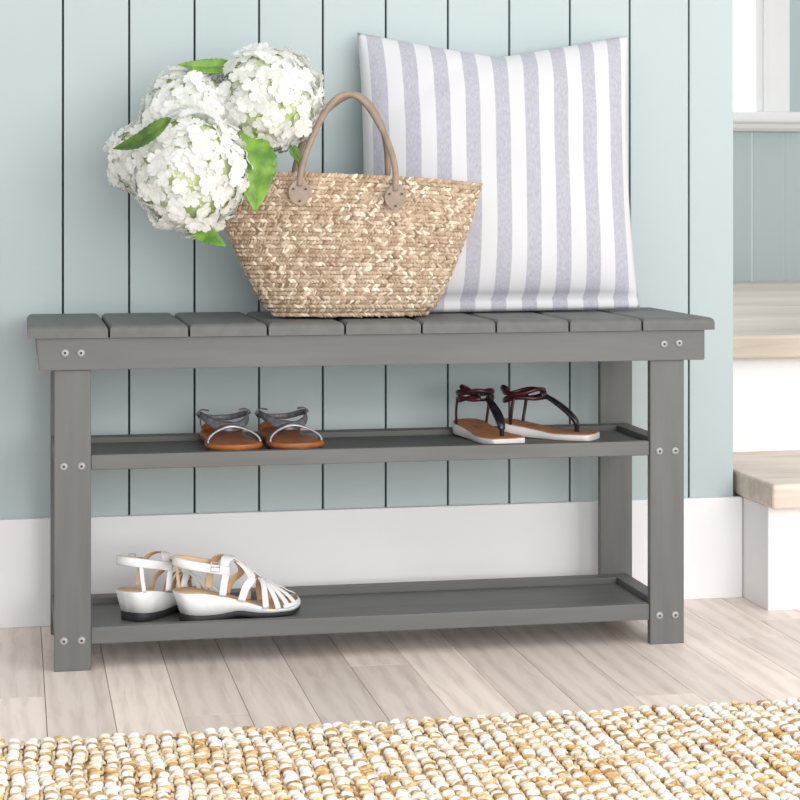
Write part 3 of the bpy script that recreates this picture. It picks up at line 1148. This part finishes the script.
# -- white wedge sandals on the lower shelf
M_wl = noise_mat('white_leather', (.80, .80, .80), (.86, .86, .86), (60, 60, 60), .42, .08, .0005)
M_lin = noise_mat('beige_lining', (.66, .45, .26), (.76, .56, .36), (90, 90, 90), .65)
M_rub = new_mat('black_rubber_sole', (.02, .02, .022), .6)
M_buck = new_mat('steel_buckle', (.5, .5, .5), .3, .9)
def wedge_sandal(loc, rz, label, side):
    h = empty('wedge_sandal', loc, label, 'sandal', 'white wedge sandals on the lower shelf', rz)
    h.scale = (1.03, 1.03, 1.05)
    L, W = .178, .0335
    ol = outline(L, W)
    def zt(x):
        t = x / L
        return .0395 - .0285 * (max(0, min(1, (t - .12) / .58)) ** 1.35)
    def zr(x):
        t = x / L
        return .0085 + .003 * max(0, 1 - t / .4) + .0055 * math.exp(-((t - .45) / .11) ** 2) * .6 - .002 * (t > .5) * min(1, (t - .5) / .2)
    bm = bmesh.new()
    # black rubber: flares a little less than the wedge; lifted waist and toe spring
    sole_mesh(bm, [(x + (.010 * (1 - x / L / .3) if x / L < .3 else 0), 0, w * .93, (.0045 * math.exp(-((x / L - .47) / .10) ** 2)) + .006 * max(0, (x / L - .85) / .15) ** 2, zr(x) + .006 * max(0, (x / L - .85) / .15) ** 2) for x, w in ol], 0, 0, .001)
    bmo('outsole', bm, [M_rub], h)
    bm = bmesh.new()
    st = []
    rings = []
    # wedge: heel leans back towards the top
    S1 = spline([Vector((x, w, 0)) for x, w in ol], 5)
    for p in S1:
        x, w = p.x, max(p.y, .0006)
        t = x / L
        lean = .010 * max(0, 1 - t / .3)
        spr = .006 * max(0, (t - .85) / .15) ** 2
        zb, z1 = zr(x) + spr, max(zt(x), zr(x) + .003) + spr
        rings.append([bm.verts.new((x + lean, -w * .95, zb)), bm.verts.new((x + lean * .5, -w * .985, (zb + z1) / 2)), bm.verts.new((x, -w, z1 - .0008)), bm.verts.new((x, -w * .96, z1)), bm.verts.new((x, 0, z1)),
                      bm.verts.new((x, w * .96, z1)), bm.verts.new((x, w, z1 - .0008)), bm.verts.new((x + lean * .5, w * .985, (zb + z1) / 2)), bm.verts.new((x + lean, w * .95, zb))])
    k = 9
    for i in range(len(rings) - 1):
        for j in range(k):
            f = bm.faces.new((rings[i][j], rings[i][(j + 1) % k], rings[i + 1][(j + 1) % k], rings[i + 1][j]))
            f.smooth = j not in (8,)
            f.material_index = 1 if j in (3, 4) else 0
    bm.faces.new(rings[0]); bm.faces.new(rings[-1][::-1])
    bmesh.ops.recalc_face_normals(bm, faces=bm.faces)
    wd = bmo('wedge_heel', bm, [M_wl, M_lin], h)
    # foot surface that carries the straps
    hwt = [(0, .026), (.03, .027), (.06, .0265), (.09, .029), (.12, .033), (.145, .033), (.160, .028), (.172, .018)]
    base = [(q, max(zt(q), zr(q) + .003) - .0015) for q in [L * i / 12 for i in range(13)]]
    base[-1] = (L, base[-1][1] + .004)
    pr = [(0, .052), (.05, .060), (.075, .055), (.09, .0485), (.11, .0415), (.13, .033), (.15, .0235), (.165, .015), (.174, .008)]
    S, N = foot(L, hwt, pr, base)
    mt = [M_wl, M_lin]
    # ankle cuff over the instep, and the two uprights to the sole
    strap('instep_strap', S, N, [(.064, 30, .013), (.064, 45, .013), (.068, 62, .014), (.077, 80, .014), (.080, 90, .014), (.077, 100, .014), (.068, 118, .014), (.064, 135, .013), (.064, 150, .013)], .011, .0016, mt, h)
    # diagonal straps each side meeting the centre strip
    for m in (0, 1):
        def g(p):
            return [(a[0], (180 - a[1]) if m else a[1], a[2] * 1.25) for a in p]
        strap('vamp_strap', S, N, g([(.084, 2, .009), (.090, 22, .009), (.101, 48, .0095), (.100, 72, .0095), (.088, 88, .009)]), .009, .0016, mt, h)
        strap('vamp_strap', S, N, g([(.117, 2, .0075), (.117, 28, .007), (.119, 55, .0065), (.119, 80, .007)]), .007, .0016, mt, h)
        strap('vamp_strap', S, N, g([(.135, 2, .0065), (.131, 30, .006), (.127, 56, .006), (.124, 80, .006)]), .006, .0016, mt, h)
        strap('vamp_strap', S, N, g([(.150, 3, .006), (.144, 30, .0055), (.135, 58, .0055), (.128, 82, .006)]), .006, .0016, mt, h)
        strap('vamp_strap', S, N, g([(.163, 6, .0055), (.158, 34, .005), (.148, 60, .005), (.135, 84, .006)]), .006, .0016, mt, h)
    # centre strip from the ankle cuff to the toe
    bm = bmesh.new()
    q = [S(x, PI / 2, .0012) for x in [.080 + .092 * i / 18 for i in range(19)]]
    ribbon(bm, q, [Vector((.5, 0, 1))] * 19, [.010 - .004 * (i / 18) + .004 * math.exp(-((i - 9) / 3) ** 2) for i in range(19)], .0016, 0, 1)
    bmo('centre_strap', bm, mt, h)
    # toe band hugging the front edge of the sole
    pts, nr = [], []
    for i in range(25):
        a = -PI / 2 + PI * i / 24
        pts.append(Vector((.142 + .0335 * math.cos(a), .0325 * math.sin(a), .013 + .004 * math.cos(a))))
        nr.append(Vector((math.cos(a), math.sin(a), .5)))
    bm = bmesh.new()
    ribbon(bm, pts, nr, .0055, .0016, 0, 1)
    bmo('toe_band', bm, mt, h)
    # slingback strap round the heel, high at the back
    pts, nr = [], []
    for i in range(33):
        if i < 9 or i > 23:
            u = i if i < 9 else 32 - i
            x, sg = .067 - .037 * u / 9, (1 if i < 9 else -1)
            pts.append(Vector((x, sg * .0275, .079 - .014 * x / .066)))
            nr.append(Vector((0, sg, .05)))
            continue
        a = PI / 2 + PI * (i - 9) / 14
        ca, sa = math.cos(a), math.sin(a)
        x = .030 + .030 * ca
        pts.append(Vector((x, .0275 * sa, .079 - .014 * x / .066)))
        nr.append(Vector((ca, sa, .05)))
    bm = bmesh.new()
    i0 = 0
    ribbon(bm, pts, nr, .0120, .0018, 0, 1)
    sb = bmo('heel_strap', bm, mt, h)
    # back uprights
    for s in (1, -1):
        bm = bmesh.new()
        q = spline([Vector((.012, s * .021, .078)), Vector((.013, s * .0225, .058)), Vector((.016, s * .0235, .038))], 5)
        if s != side:
            ribbon(bm, q, [Vector((-.5, s, 0))] * len(q), .006, .0016, 0, 1)
            bmo('heel_upright', bm, mt, h)
        else:
            bm.free()
        # upright joining the instep strap to the wedge
        bm = bmesh.new()
        q = spline([Vector((.064, s * .0268, .066)), Vector((.060, s * .0275, .050)), Vector((.058, s * .0272, .034))], 5)
        ribbon(bm, q, [Vector((0, s, 0))] * len(q), .0105, .0018, 0, 1)
        bmo('side_strap', bm, mt, h)
    # buckle
    bm = bmesh.new()
    bx, by = .047, side * .0268
    q = [Vector((bx - .006, by, .0665)), Vector((bx + .006, by, .0655)), Vector((bx + .0065, by, .0775)), Vector((bx - .0055, by, .079))]
    q = [p + Vector((0, side * .0016, 0)) for p in q]
    tube(bm, q, .0008, 6, True)
    tube(bm, [Vector((bx - .006, by + side * .0022, .0727)), Vector((bx + .0065, by + side * .0026, .0715))], .0007, 6)
    bmo('buckle', bm, [M_buck], sb)
    return h
l, a = face((.383, 2.694), (.209, 2.648), PZ2 + .0003, .178)
wedge_sandal(l, a, 'white wedge sandal in side view on the lower shelf, in front of its mate', -1)
l, a = (.143, 2.662, PZ2 + .0003), math.radians(43)
wedge_sandal(l, a, 'white wedge sandal seen heel first on the lower shelf, partly behind its mate', 1)
